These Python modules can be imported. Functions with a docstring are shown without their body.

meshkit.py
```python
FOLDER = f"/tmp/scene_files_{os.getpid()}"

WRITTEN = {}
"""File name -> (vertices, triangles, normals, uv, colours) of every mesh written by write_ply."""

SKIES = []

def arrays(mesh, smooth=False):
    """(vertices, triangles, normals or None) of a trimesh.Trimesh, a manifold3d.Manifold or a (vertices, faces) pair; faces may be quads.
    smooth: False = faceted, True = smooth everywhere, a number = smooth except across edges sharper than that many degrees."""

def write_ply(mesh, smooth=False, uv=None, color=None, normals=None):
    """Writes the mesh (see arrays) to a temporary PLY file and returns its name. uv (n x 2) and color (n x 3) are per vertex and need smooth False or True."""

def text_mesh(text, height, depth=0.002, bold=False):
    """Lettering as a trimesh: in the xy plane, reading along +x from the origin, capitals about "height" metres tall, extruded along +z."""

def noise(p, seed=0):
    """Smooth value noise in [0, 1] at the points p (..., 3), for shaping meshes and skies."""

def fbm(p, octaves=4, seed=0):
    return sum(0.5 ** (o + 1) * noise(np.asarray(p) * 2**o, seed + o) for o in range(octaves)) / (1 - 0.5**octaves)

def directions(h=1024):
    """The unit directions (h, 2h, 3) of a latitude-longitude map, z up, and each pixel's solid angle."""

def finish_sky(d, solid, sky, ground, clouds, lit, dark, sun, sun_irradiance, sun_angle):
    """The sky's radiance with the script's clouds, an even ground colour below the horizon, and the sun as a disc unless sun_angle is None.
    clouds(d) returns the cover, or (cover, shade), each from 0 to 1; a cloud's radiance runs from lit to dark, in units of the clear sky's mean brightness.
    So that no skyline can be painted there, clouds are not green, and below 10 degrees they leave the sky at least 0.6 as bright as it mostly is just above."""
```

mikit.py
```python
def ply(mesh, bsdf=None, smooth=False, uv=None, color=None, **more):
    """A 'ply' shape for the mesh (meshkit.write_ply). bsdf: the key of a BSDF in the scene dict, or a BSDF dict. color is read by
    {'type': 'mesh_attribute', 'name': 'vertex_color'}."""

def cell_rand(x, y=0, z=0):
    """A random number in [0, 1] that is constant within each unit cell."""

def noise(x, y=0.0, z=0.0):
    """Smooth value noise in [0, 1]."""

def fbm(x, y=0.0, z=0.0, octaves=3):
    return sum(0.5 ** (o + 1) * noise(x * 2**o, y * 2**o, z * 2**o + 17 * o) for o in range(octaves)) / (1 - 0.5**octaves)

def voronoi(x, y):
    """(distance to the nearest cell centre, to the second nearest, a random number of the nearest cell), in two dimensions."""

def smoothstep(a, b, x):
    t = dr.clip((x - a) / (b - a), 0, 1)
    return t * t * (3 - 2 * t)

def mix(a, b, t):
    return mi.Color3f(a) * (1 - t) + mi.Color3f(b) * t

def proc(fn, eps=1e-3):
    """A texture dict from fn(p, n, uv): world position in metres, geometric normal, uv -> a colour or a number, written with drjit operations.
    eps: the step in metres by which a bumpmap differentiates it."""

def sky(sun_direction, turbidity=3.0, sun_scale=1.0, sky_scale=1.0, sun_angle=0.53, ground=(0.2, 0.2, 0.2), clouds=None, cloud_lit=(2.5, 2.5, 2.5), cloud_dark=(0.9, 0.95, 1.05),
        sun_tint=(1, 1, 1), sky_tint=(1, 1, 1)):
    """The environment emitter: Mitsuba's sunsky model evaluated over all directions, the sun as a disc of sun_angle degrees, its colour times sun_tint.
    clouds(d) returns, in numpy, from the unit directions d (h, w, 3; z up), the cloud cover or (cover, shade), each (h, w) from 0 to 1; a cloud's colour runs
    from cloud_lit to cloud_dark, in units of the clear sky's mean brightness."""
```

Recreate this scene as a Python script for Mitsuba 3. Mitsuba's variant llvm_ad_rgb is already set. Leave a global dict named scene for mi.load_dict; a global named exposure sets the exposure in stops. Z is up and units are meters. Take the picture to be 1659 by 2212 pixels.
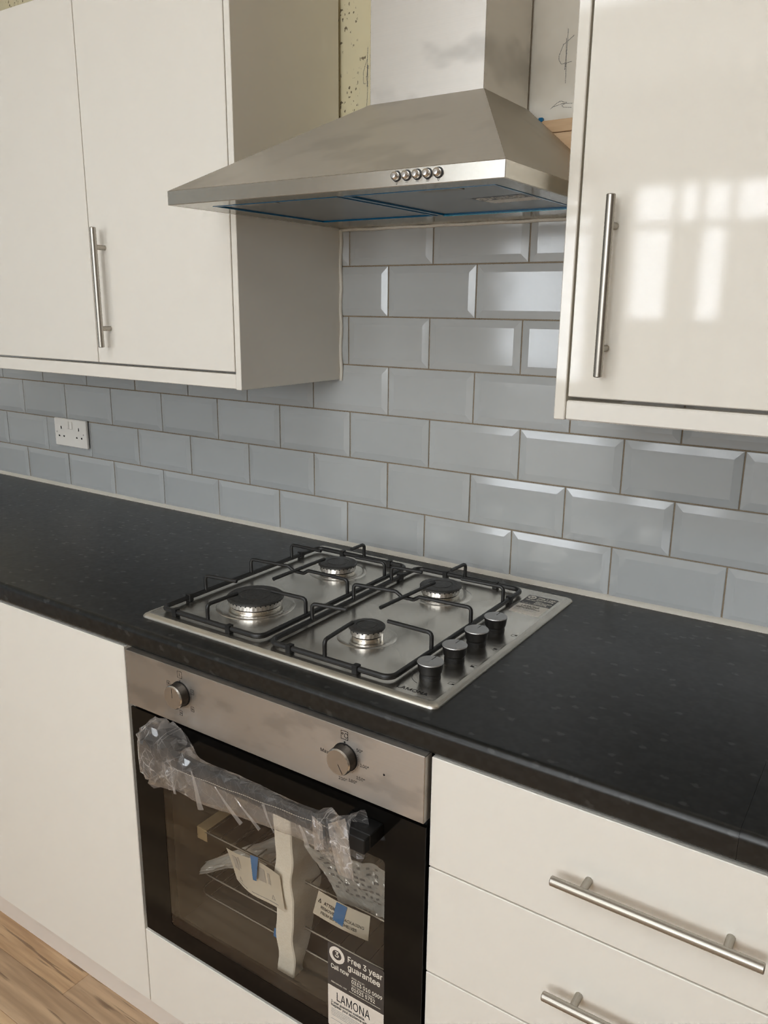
import math, random
import numpy as np
import trimesh
import drjit as dr
import mitsuba as mi
from shapely.geometry import Polygon, box as sbox
import mikit, meshkit
from mikit import proc, noise, fbm, voronoi, smoothstep, mix, cell_rand

random.seed(7)
rng = np.random.default_rng(7)
T = mi.ScalarTransform4f
scene, labels = {}, {}
WT = 0.93                      # worktop top above the floor; shapes below are written with the worktop top as z = 0

# ------------------------------------------------------------------ camera
CAM = np.array([0.84122, -1.42716, 0.53329 + WT])
RIGHT = np.array([0.831979, 0.554706, 0.010552])
DOWN = np.array([0.146399, -0.201153, -0.968558])
FWD = np.array([-0.535143, 0.807365, -0.248564])
scene['camera'] = {
    'type': 'perspective', 'fov_axis': 'x', 'fov': 2 * math.degrees(math.atan(1659 / 2 / 1742.33)),
    'near_clip': 0.01, 'far_clip': 100.0,
    'to_world': T(np.array([[-RIGHT[0], -DOWN[0], FWD[0], CAM[0]], [-RIGHT[1], -DOWN[1], FWD[1], CAM[1]],
                            [-RIGHT[2], -DOWN[2], FWD[2], CAM[2]], [0, 0, 0, 1.0]]).tolist())}
exposure = -0.10

# ------------------------------------------------------------------ light: daylight from unseen windows behind and above the camera
SKY_FRONT = (7.4, 7.8, 8.2)     # panes that see open sky
SKY_SIDE = (7.0, 7.5, 8.0)      # the second door
UNSEEN_TOP_LIGHT = (4.6, 4.9, 5.2)          # unseen light overhead, brightens the level surfaces
SKY_LOW = (0.5, 0.5, 0.5)        # panes that see the neighbouring wall
UNSEEN_HIGH_LIGHT = (17.4, 18.2, 18.9)       # unseen high window, lights the cabinet fronts


def srgb(r, g, b):
    c = np.array([r, g, b]) / 255.0
    return [float(x) for x in np.where(c < 0.04045, c / 12.92, ((c + 0.055) / 1.055) ** 2.4)]


def rgb(c):
    return {'type': 'rgb', 'value': list(c)}


# ------------------------------------------------------------------ materials
def plastic(key, col, alpha=0.05, tex=None, bump=None, eps=1e-3, ior=1.5):
    d = {'type': 'roughplastic', 'alpha': alpha, 'int_ior': ior, 'nonlinear': False,
         'diffuse_reflectance': proc(tex) if tex else rgb(col)}
    if bump:
        d = {'type': 'bumpmap', 'scale': 1.0, 'arbitrary': proc(bump, eps), 'bsdf': d}
    scene[key] = {'type': 'twosided', 'bsdf': d}


def metal(key, col, au, av=None, tex=None):
    d = {'type': 'roughconductor', 'material': 'none', 'distribution': 'ggx', 'alpha_u': au, 'alpha_v': av or au,
         'specular_reflectance': proc(tex) if tex else rgb(col)}
    scene[key] = {'type': 'twosided', 'bsdf': d}


def matte(key, col, tex=None):
    scene[key] = {'type': 'twosided', 'bsdf': {'type': 'diffuse', 'reflectance': proc(tex) if tex else rgb(col)}}


def peel(p, n, uv):
    return noise(p.x * 110, p.y * 110, p.z * 110) * 4.5e-6


plastic('mat_cabinet_gloss', (0.79, 0.755, 0.675), 0.004, bump=peel, eps=6e-4)
plastic('mat_cabinet', (0.80, 0.768, 0.695), 0.10)
plastic('mat_plinth', (0.76, 0.69, 0.615), 0.15)  # darker and pinker than the doors; recess shade is in the colour
plastic('mat_carcass', (0.66, 0.64, 0.59), 0.2)
matte('mat_dark_gap', (0.05, 0.048, 0.045))

for k, c in enumerate([(0.402, 0.415, 0.412), (0.392, 0.406, 0.404), (0.410, 0.423, 0.420)]):
    plastic(f'mat_tile_{k}', c, 0.014,
            bump=(lambda s: lambda p, n, uv: noise(p.x * 26 + s, p.y * 9, p.z * 26) * 1.0e-4)(k * 9.0), eps=2e-3, ior=1.55)
matte('mat_grout', None, tex=lambda p, n, uv: mix(srgb(146, 133, 114), srgb(116, 105, 90), fbm(p.x * 60, p.y * 60, p.z * 60)))
plastic('mat_sealant', srgb(214, 209, 197), 0.3)


def worktop_tex(p, n, uv):
    a = fbm(p.x * 120, p.y * 120, p.z * 120)
    x, y = p.x * 34 + p.z * 21, p.y * 48 + p.z * 37
    d1, d2, r = voronoi(x, y)
    fleck = smoothstep(0.34, 0.20, d1 + 0.22 * noise(p.x * 260, p.y * 260, p.z * 260)) * smoothstep(0.72, 0.76, r)
    c = mix((0.0050, 0.0058, 0.0056), (0.0095, 0.0105, 0.0100), smoothstep(0.3, 0.75, a))
    return mix(c, (0.052, 0.053, 0.050), fleck * 0.35)


plastic('mat_worktop', None, 0.155, tex=worktop_tex, ior=1.5)
matte('mat_worktop_core', (0.02, 0.018, 0.016))


def steel_tex(base, amount, sc=1.0):
    def f(p, n, uv):
        s = fbm(p.x * 9 * sc, p.y * 9 * sc, p.z * 14 * sc, octaves=4)
        line = noise(p.x * 3, p.y * 900, p.z * 900)
        return mi.Color3f(base) * (1 - amount * smoothstep(0.5, 0.72, s)) * (0.985 + 0.03 * line)
    return f


metal('mat_steel_hood', None, 0.16, 0.34, tex=steel_tex((0.60, 0.565, 0.50), 0.14))
metal('mat_steel_chimney', None, 0.17, 0.30, tex=steel_tex((0.80, 0.765, 0.71), 0.24))  # mottled darker at random
metal('mat_steel_panel', None, 0.13, 0.26, tex=steel_tex((0.53, 0.49, 0.445), 0.18, 2.0))
metal('mat_steel_hob', None, 0.05, 0.07, tex=steel_tex((0.82, 0.785, 0.72), 0.10, 1.5))
metal('mat_steel_edge', (0.70, 0.675, 0.61), 0.06, 0.24)
metal('mat_hob_edge', (0.74, 0.71, 0.64), 0.17)
metal('mat_steel_mirror', (0.62, 0.61, 0.58), 0.02)
metal('mat_filter', (0.50, 0.51, 0.51), 0.11)
metal('mat_nickel', (0.44, 0.412, 0.365), 0.14)
metal('mat_chrome', (0.84, 0.83, 0.81), 0.045)
metal('mat_crown', (0.80, 0.785, 0.76), 0.12)
metal('mat_knob_face', (0.60, 0.60, 0.60), 0.22)
metal('mat_oven_knob', (0.44, 0.395, 0.345), 0.18)
metal('mat_knob_side', (0.13, 0.12, 0.11), 0.14)  # dark reflections on the knob sides are put into this colour
metal('mat_rack', (0.42, 0.40, 0.37), 0.18)
plastic('mat_black_enamel', (0.012, 0.012, 0.012), 0.22)
plastic('mat_black_matte', (0.009, 0.009, 0.009), 0.30, ior=1.4)
plastic('mat_cap', None, 0.30, tex=lambda p, n, uv: mix((0.022, 0.022, 0.021), (0.040, 0.039, 0.037), fbm(p.x * 300, p.y * 300)))
plastic('mat_black_glass', (0.004, 0.0035, 0.003), 0.008, ior=1.26)
plastic('mat_cavity', (0.115, 0.102, 0.085), 0.25)
matte('mat_print', (0.018, 0.018, 0.018))
matte('mat_bag_print', (0.16, 0.16, 0.16))
matte('mat_print_grey', (0.42, 0.40, 0.37))
plastic('mat_white_plastic', srgb(232, 228, 220), 0.08)
plastic('mat_white_paper', srgb(226, 220, 206), 0.4)
plastic('mat_sticker_white', srgb(228, 220, 208), 0.25)
plastic('mat_sticker_dark', srgb(66, 62, 60), 0.25)
plastic('mat_blue_film', (0.005, 0.115, 0.26), 0.05)
plastic('mat_blue_film_pale', (0.03, 0.38, 0.55), 0.05)
plastic('mat_blue_tape', srgb(58, 122, 184), 0.3)
matte('mat_foam', None, tex=lambda p, n, uv: mix((0.80, 0.77, 0.69), (0.86, 0.84, 0.77), noise(p.x * 380, p.y * 380, p.z * 380)))
matte('mat_card', srgb(168, 150, 118))
matte('mat_pencil', (0.13, 0.125, 0.12))
matte('mat_timber', None, tex=lambda p, n, uv: mix(srgb(206, 178, 146), srgb(184, 152, 118), fbm(p.x * 18, p.y * 40, p.z * 160)))
scene['mat_oven_glass'] = {'type': 'thindielectric', 'int_ior': 1.38, 'specular_transmittance': rgb((0.85, 0.82, 0.77))}


def film(key, w, col):
    scene[key] = {'type': 'blendbsdf', 'weight': w,
                  'bsdf_0': {'type': 'thindielectric', 'int_ior': 1.5},
                  'bsdf_1': {'type': 'principledthin', 'base_color': rgb(col), 'roughness': 0.35, 'diff_trans': 0.9, 'spec_trans': 0.0}}


film('mat_film_fold', 0.20, (0.94, 0.92, 0.89))
def crumple(p, n, uv):
    """How milky the film is: clear between the creases, white along them; most crumpled at its gathered ends."""
    ends = dr.maximum(smoothstep(-0.035, -0.075, p.x), smoothstep(0.205, 0.245, p.x))
    wx, wz = 0.012 * noise(p.x * 60, p.z * 60, 2.0), 0.012 * noise(p.x * 60, p.z * 60, 7.0)
    a, b, _ = voronoi((p.x + wx) * 52 + (p.z + wz) * 14, (p.z + wz) * 40 - p.x * 16)
    c, d, _ = voronoi((p.x - p.z) * 26 + 9.0, (p.z + 0.5 * p.x) * 95 + 4.0)
    line = dr.maximum(smoothstep(0.075, 0.0, b - a), 0.8 * smoothstep(0.06, 0.0, d - c))
    broad = noise(p.x * 45, p.z * 45, 3.0)
    return 0.06 + 0.05 * broad + line * (0.05 + 0.38 * ends * smoothstep(0.25, 0.7, broad))


film('mat_film', proc(crumple), (0.93, 0.90, 0.88))
film('mat_film_bag', 0.42, (0.86, 0.87, 0.85))


def wall_tex(p, n, uv):
    cream = mix(srgb(212, 202, 168), srgb(202, 194, 166), fbm(p.x * 14, p.y * 3, p.z * 9))
    chip = smoothstep(0.69, 0.75, fbm(p.x * 190, 3.0, p.z * 120, octaves=3)) * smoothstep(0.45, 0.6, noise(p.x * 30, 5.0, p.z * 14))
    cream = mix(cream, srgb(96, 84, 66), chip * 0.9)
    grey = mix(srgb(206, 199, 186), srgb(186, 179, 165), fbm(p.x * 22, 2.0, p.z * 15))
    grey = mix(grey, srgb(222, 218, 208), smoothstep(0.06, 0.0, dr.abs(p.z - (WT + 0.862)) + 0.03 * noise(p.x * 40, 1.0, p.z * 40)) * 0.8)
    return mix(cream, grey, smoothstep(0.05, 0.06, p.x))


matte('mat_wall_kitchen', None, tex=wall_tex)
matte('mat_wall_room', srgb(176, 167, 154))  # unseen wall behind the camera, darkened so less light bounces back
matte('mat_unseen_wall_dark', srgb(128, 120, 110))  # unseen wall, darkened to keep bounced light off the left end panel
matte('mat_unseen_wall_cool', srgb(198, 208, 216))  # unseen wall, tinted blue to cool the light on the left tiles
matte('mat_ceiling', srgb(236, 232, 224))
matte('mat_frame', srgb(236, 234, 230))


def plank_tex(dark, light, s):
    def f(p, n, uv):
        g = fbm(p.x * 5 + s, p.y * 75 + s, 1.0, octaves=4)
        v = noise(p.x * 2.2 + s, p.y * 11, 4.0)
        c = mix(dark, light, smoothstep(0.25, 0.75, 0.65 * g + 0.35 * v))
        return mix(c, srgb(86, 64, 46), smoothstep(0.66, 0.78, fbm(p.x * 7 + s, p.y * 120, 9.0)) * 0.55)
    return f


PLANK = [((186, 150, 114), (226, 194, 154)), ((174, 144, 114), (214, 184, 150)), ((192, 160, 124), (232, 202, 164)), ((156, 126, 100), (194, 162, 132))]
for k, (a, b) in enumerate(PLANK):
    plastic(f'mat_plank_{k}', None, 0.24, tex=plank_tex(srgb(*a), srgb(*b), 11.0 * k))


# ------------------------------------------------------------------ mesh helpers
def numbered(name, taken):
    if name not in taken:
        return name
    k = 1
    while f'{name}_{k:03d}' in taken:
        k += 1
    return f'{name}_{k:03d}'


def cbox(x0, x1, y0, y1, z0, z1, c=0.001):
    """A box with chamfered edges."""
    c = min(c, 0.45 * min(x1 - x0, y1 - y0, z1 - z0))
    v = []
    for sx in (0, 1):
        for sy in (0, 1):
            for sz in (0, 1):
                p = np.array([(x0, x1)[sx], (y0, y1)[sy], (z0, z1)[sz]])
                d = np.array([(c, -c)[sx], (c, -c)[sy], (c, -c)[sz]])
                for a in range(3):
                    q = p + d
                    q[a] = p[a]
                    v.append(q)
    return trimesh.convex.convex_hull(np.array(v))


def cat(*ms):
    return trimesh.util.concatenate([m for m in ms])


def slab(x0, x1, y0, y1, z0, z1):
    m = trimesh.creation.box((x1 - x0, y1 - y0, z1 - z0))
    m.apply_translation(((x0 + x1) / 2, (y0 + y1) / 2, (z0 + z1) / 2))
    return m


def lathe(profile, n=48, center=(0, 0, 0), axis='z'):
    m = trimesh.creation.revolve(np.array(profile), sections=n)
    if m.volume < 0:
        m.invert()
    if axis == '-y':      # profile height runs towards the room
        m.apply_transform(np.array([[1, 0, 0, 0], [0, 0, -1, 0], [0, 1, 0, 0], [0, 0, 0, 1.0]]))
    m.apply_translation(center)
    return m


def fillet(points, r, n=5):
    pts = [np.asarray(p, float) for p in points]
    out = [pts[0]]
    for a, b, c in zip(pts, pts[1:], pts[2:]):
        u, v = a - b, c - b
        lu, lv = np.linalg.norm(u), np.linalg.norm(v)
        u, v = u / lu, v / lv
        ang = math.acos(np.clip(u @ v, -1, 1))
        t = min(r / math.tan(ang / 2), 0.48 * lu, 0.48 * lv) if ang < 3.1 else 0
        if t < 1e-6:
            out.append(b)
            continue
        for s in np.linspace(0, 1, n):
            out.append((1 - s) ** 2 * (b + u * t) + 2 * s * (1 - s) * b + s * s * (b + v * t))
    out.append(pts[-1])
    return np.array(out)


def tube(path, r, n=10, closed=False, squash=1.0):
    path = np.asarray(path, float)
    m = len(path)
    tan = np.roll(path, -1, 0) - np.roll(path, 1, 0) if closed else np.gradient(path, axis=0)
    tan /= np.linalg.norm(tan, axis=1, keepdims=True)
    up = np.array([0, 0, 1.0]) if abs(tan[0][2]) < 0.9 else np.array([0, 1.0, 0])
    side = np.cross(tan[0], up)
    rings = []
    for k in range(m):
        side = side - tan[k] * (side @ tan[k])
        side /= np.linalg.norm(side)
        w = np.cross(side, tan[k])
        a = np.arange(n) * 2 * math.pi / n
        rings.append(path[k] + r * (np.cos(a)[:, None] * side + squash * np.sin(a)[:, None] * w))
    v = np.vstack(rings)
    f = []
    for k in range(m if closed else m - 1):
        j = (k + 1) % m
        for i in range(n):
            a, b, c, d = k * n + i, k * n + (i + 1) % n, j * n + (i + 1) % n, j * n + i
            f += [(a, b, c), (a, c, d)]
    if not closed:
        v = np.vstack([v, path[0], path[-1]])
        for i in range(n):
            f += [(m * n, (i + 1) % n, i), (m * n + 1, (m - 1) * n + i, (m - 1) * n + (i + 1) % n)]
    t = trimesh.Trimesh(v, f, process=False)
    t.fix_normals() if not closed else None
    if closed and t.volume < 0:
        t.invert()
    return t


def rrect(x0, x1, y0, y1, r, n=6):
    return np.array(Polygon(sbox(x0 + r, y0 + r, x1 - r, y1 - r)).buffer(r, quad_segs=n).exterior.coords)[:-1]


def loft(rings, cap_start=True, cap_end=True):
    """Equal-length rings of points, joined and closed by flat caps."""
    n = len(rings[0])
    v = np.vstack(rings)
    f = []
    for k in range(len(rings) - 1):
        for i in range(n):
            a, b, c, d = k * n + i, k * n + (i + 1) % n, (k + 1) * n + (i + 1) % n, (k + 1) * n + i
            f += [(a, b, c), (a, c, d)]
    for ring, on, flip in ((0, cap_start, True), (len(rings) - 1, cap_end, False)):
        if on:
            c = len(v)
            v = np.vstack([v, rings[ring].mean(0)])
            for i in range(n):
                a, b = ring * n + i, ring * n + (i + 1) % n
                f.append((c, b, a) if flip else (c, a, b))
    m = trimesh.Trimesh(v, f, process=False)
    if m.volume < 0:
        m.invert()
    return m


def ring2d(pts, z):
    return np.c_[pts, np.full(len(pts), z)]


def brush_uv(v):
    return np.c_[v[:, 0] + 0.7 * v[:, 1], v[:, 2] - 0.7 * v[:, 1] + 0.05 * v[:, 0]]


def add(key, mesh, mat, smooth=False, brushed=False, label=None, kind=None, cat_=None, group=None):
    m = trimesh.Trimesh(np.array(mesh.vertices) + [0, 0, WT], np.array(mesh.faces), process=False)
    key = numbered(key, scene)
    if brushed:
        m = trimesh.Trimesh(m.triangles.reshape(-1, 3), np.arange(len(m.faces) * 3).reshape(-1, 3), process=False)
        scene[key] = mikit.ply(m, mat, smooth=False, uv=brush_uv(m.vertices))
    else:
        scene[key] = mikit.ply(m, mat, smooth=smooth)
    tag(key, label, cat_, group, kind)
    return key


def tag(key, label=None, category=None, group=None, kind=None):
    d = {k: v for k, v in (('label', label), ('category', category), ('group', group), ('kind', kind)) if v}
    if d:
        labels[key] = d


taken = set()


def thing(name, label, category, group=None):
    key = numbered(name, taken)
    taken.add(key)
    tag(key, label, category, group)
    return key


FACE = np.array([[1, 0, 0, 0], [0, 0, -1, 0], [0, 1, 0, 0], [0, 0, 0, 1.0]])   # xy plane -> upright, facing the room (-y)


def text_at(s, h, x, y, bold=False, align='c', width=None, angle=0):
    m = meshkit.text_mesh(s, h, 0.00025, bold)
    b = m.bounds
    k = 1.0 if width is None else width / (b[1][0] - b[0][0])
    m.apply_scale([k, 1, 1])
    b = m.bounds
    m.apply_translation([{'c': -(b[0][0] + b[1][0]) / 2, 'l': -b[0][0], 'r': -b[1][0]}[align], 0, 0])
    if angle:
        m.apply_transform(trimesh.transformations.rotation_matrix(angle, [0, 0, 1]))
    m.apply_translation([x, y, 0])
    return m


def rect2(x0, x1, y0, y1, t=0.00025):
    return slab(x0, x1, y0, y1, 0, t)


def frame2(x0, x1, y0, y1, w, t=0.00025):
    return cat(rect2(x0, x1, y0, y0 + w), rect2(x0, x1, y1 - w, y1), rect2(x0, x0 + w, y0 + w, y1 - w), rect2(x1 - w, x1, y0 + w, y1 - w))


def disc2(x, y, r, t=0.00025, r0=0.0, n=40):
    m = trimesh.creation.annulus(r0, r, t, sections=n) if r0 else trimesh.creation.cylinder(r, t, sections=n)
    m.apply_translation([x, y, t / 2])
    return m


def line2(pts, w, t=0.00025):
    from shapely.geometry import LineString
    return trimesh.creation.extrude_polygon(LineString(pts).buffer(w / 2), t, engine='earcut')


def upright(m, y):
    m = m.copy()
    m.apply_transform(FACE)
    m.apply_translation([0, y, 0])
    return m


# ------------------------------------------------------------------ the room
X0, X1, YF, ZC = -3.0, 2.5, -4.2, 1.72
skl = (-0.7, 0.7, -2.75, -1.75)  # unseen opening overhead, placed to light worktop and hob from above
add('unseen_top_light_4', cat(slab(skl[0], skl[1], skl[2], skl[2] + 0.05, ZC - 0.03, ZC), slab(skl[0], skl[1], skl[3] - 0.05, skl[3], ZC - 0.03, ZC), slab(skl[0], skl[0] + 0.05, skl[2], skl[3], ZC - 0.03, ZC),
                    slab(skl[1] - 0.05, skl[1], skl[2], skl[3], ZC - 0.03, ZC)), 'mat_frame', kind='structure')
k = add('unseen_top_light_4__pane', trimesh.Trimesh(np.array([(skl[0], skl[2], ZC - 0.01), (skl[1], skl[2], ZC - 0.01), (skl[1], skl[3], ZC - 0.01), (skl[0], skl[3], ZC - 0.01)]), [(0, 2, 1), (0, 3, 2)], process=False), 'mat_frame')
scene[k]['emitter'] = {'type': 'area', 'radiance': rgb(UNSEEN_TOP_LIGHT)}
add('wall_back', slab(X0, X1, 0.009, 0.16, -WT, ZC), 'mat_wall_kitchen', kind='structure',
    label='kitchen wall with grey brick-bond tiles and bare plaster above')
add('wall_right', slab(X1, X1 + 0.1, YF, 0.16, -WT, ZC), 'mat_unseen_wall_dark', kind='structure')
add('ceiling', slab(X0 - 0.1, X1 + 0.1, YF - 0.1, 0.16, ZC, ZC + 0.1), 'mat_ceiling', kind='structure')


def wall_with_hole(name, axis, a0, a1, at, holes):
    """A wall of 0.12 m with openings (a_lo, a_hi, z_lo, z_hi); axis 'x' runs along x at y = at, 'y' along y at x = at."""
    from shapely.ops import unary_union
    poly = sbox(a0, -WT, a1, ZC).difference(unary_union([sbox(h[0], h[2], h[1], h[3]) for h in holes]))
    m = trimesh.creation.extrude_polygon(poly, 0.12, engine='earcut')
    if axis == 'x':
        m.apply_transform(np.array([[1, 0, 0, 0], [0, 0, -1, at], [0, 1, 0, 0], [0, 0, 0, 1.0]]))
    else:
        m.apply_transform(np.array([[0, 0, -1, at], [1, 0, 0, 0], [0, 1, 0, 0], [0, 0, 0, 1.0]]))
    add(name, m, 'mat_wall_room', kind='structure')


W1 = (-0.78, 0.28, -0.93, 1.27)       # glazed door behind the camera
W2 = (-1.88, -0.95, -0.93, 1.12)       # second glazed door
W3 = (0.30, 1.36, 0.50, 1.64)        # unseen high window, placed to light the cabinet fronts from ahead
wall_with_hole('wall_front', 'x', X0, X1, YF, [W1, W2, W3])
add('wall_left', slab(X0 - 0.1, X0, YF, 0.16, -WT, ZC), 'mat_unseen_wall_cool', kind='structure')


def glazing(name, axis, at, hole, xs, zs, radiance, fw=0.05):
    """A window: frame and glazing bars, and in each light a pane that shows the bright daylight."""
    a0, a1, z0, z1 = hole
    xs, zs = [a0] + xs + [a1], [z0] + zs + [z1]
    bars = []
    for k, a in enumerate(xs):
        w = fw if k in (0, len(xs) - 1) else fw * 0.8
        lo = a if k == 0 else (a - w if k == len(xs) - 1 else a - w / 2)
        bars.append((lo, lo + w, z0, z1))
    for k, z in enumerate(zs):
        w = fw if k in (0, len(zs) - 1) else fw * 0.8
        lo = z if k == 0 else (z - w if k == len(zs) - 1 else z - w / 2)
        bars.append((a0, a1, lo, lo + w))

    def place(lo, hi, z0, z1, d0, d1):
        return slab(lo, hi, at - d1, at - d0, z0, z1) if axis == 'x' else slab(at - d1, at - d0, lo, hi, z0, z1)
    add(name, cat(*[place(b[0], b[1], b[2], b[3], 0.02, 0.08) for b in bars]), 'mat_frame', kind='structure')
    for i in range(len(xs) - 1):
        for j in range(len(zs) - 1):
            L = radiance(i, j)
            c = [(xs[i], zs[j]), (xs[i + 1], zs[j]), (xs[i + 1], zs[j + 1]), (xs[i], zs[j + 1])]
            if axis == 'x':
                v = [(x, at - 0.06, z) for x, z in c]
                f = [(0, 2, 1), (0, 3, 2)]
            else:
                v = [(at - 0.06, x, z) for x, z in c]
                f = [(0, 1, 2), (0, 2, 3)]
            m = trimesh.Trimesh(np.array(v), f, process=False)
            want = np.array([0, 1, 0]) if axis == 'x' else np.array([1, 0, 0])
            if m.face_normals[0] @ want < 0:
                m.invert()
            key = add(f'{name}__pane', m, 'mat_frame')
            scene[key]['emitter'] = {'type': 'area', 'radiance': rgb(L)}


glazing('window_1', 'x', YF, W1, [-0.50, -0.36, -0.19], [-0.1, 0.45, 1.0],
        lambda i, j: SKY_FRONT if j == 3 or (i in (0, 2) and j == 2) else SKY_LOW)
glazing('window_2', 'x', YF, W2, [-1.34], [0.05, 1.0], lambda i, j: SKY_SIDE if j >= 1 else SKY_LOW)
glazing('unseen_window_3', 'x', YF, W3, [0.65, 1.01], [1.06], lambda i, j: UNSEEN_HIGH_LIGHT)

# floor: laminate planks near the units, one slab beyond
add('floor', slab(X0, X1, YF, 0.16, -WT - 0.1, -WT - 0.004), 'mat_plank_1', kind='structure', label='wood laminate floor')
PW = 0.098
for r in range(-1, 12):
    y1 = -0.608 - (r - 0) * PW + PW
    y1 = -0.510 - r * PW
    x = -1.75 + [0.62, 0.0, 0.31, 0.83][r % 4] * 0.9 - (0.9 if r != 0 else 0)
    if r == 0:
        x = -0.529 - 1.2
    n = 0
    while x < 1.3:
        L = 1.2
        add('floor__plank', cbox(x + 0.0003, min(x + L, 1.4) - 0.0003, y1 - PW + 0.0003, y1 - 0.0003, -WT - 0.004, -WT, 0.0006),
            f'mat_plank_{(r * 3 + n * 2 + (3 if (r == 0 and n == 1) else 0)) % 4}')
        x += L
        n += 1

# ------------------------------------------------------------------ tiles
RH = 0.10186
GR = 0.0026


def tile_mesh(x0, x1, z0, z1, seed):
    b, d = 0.0135, 0.0021
    r = np.random.default_rng(seed)
    rings = []
    for inset, y in ((0.0, 0.006), (0.0, 0.0005), (0.0007, 0.0), (b, -d), (b + 0.0012, -d - 0.0002)):
        rings.append(np.array([(x0 + inset, y, z0 + inset), (x1 - inset, y, z0 + inset), (x1 - inset, y, z1 - inset), (x0 + inset, y, z1 - inset)]))
    m = loft(rings, cap_start=False)
    c = np.array([(x0 + x1) / 2, 0, (z0 + z1) / 2])
    for ax in ([1, 0, 0], [0, 0, 1]):
        m.apply_transform(trimesh.transformations.rotation_matrix(r.normal(0, 0.0035), ax, c))
    return m


def cut(m, normal, origin):
    return trimesh.intersections.slice_mesh_plane(m, normal, origin, cap=False)


ROWX = {1: (0.2026, -0.0041), 2: (0.2019, 0.0009), 3: (0.2026, 0.0026), 4: (0.2019, 0.0010), 5: (0.2010, -0.0026), 6: (0.2019, -0.0019), 7: (0.2029, 0.0016)}
XL, XR, ZT = -0.2235, 0.52, 0.6845
seed = 0
for row in range(1, 8):
    P, off = ROWX[row]
    half = 0.0 if row % 2 else 0.5
    z0, z1 = (row - 1) * RH + (0.0 if row > 1 else 0.001), row * RH
    for i in range(-11, 6):
        x0, x1 = off + (i + half) * P, off + (i + half + 1) * P
        if row <= 4 and not (x0 < 1.25 and x1 > -2.0):
            continue
        if row >= 5 and not (x1 > XL and x0 < XR):
            continue
        m = tile_mesh(x0 + GR / 2, x1 - GR / 2, z0 + GR / 2, z1 - GR / 2, seed)
        seed += 1
        if row >= 5 and x0 < XL:
            m = cut(m, [1, 0, 0], [XL, 0, 0])
        if row == 7:
            m = cut(m, [0, 0, -1], [0, 0, ZT])
        if len(m.faces):
            m.apply_translation([0, 0.0042, 0])
            add('wall_back__tile', m, f'mat_tile_{seed % 3}')
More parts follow.
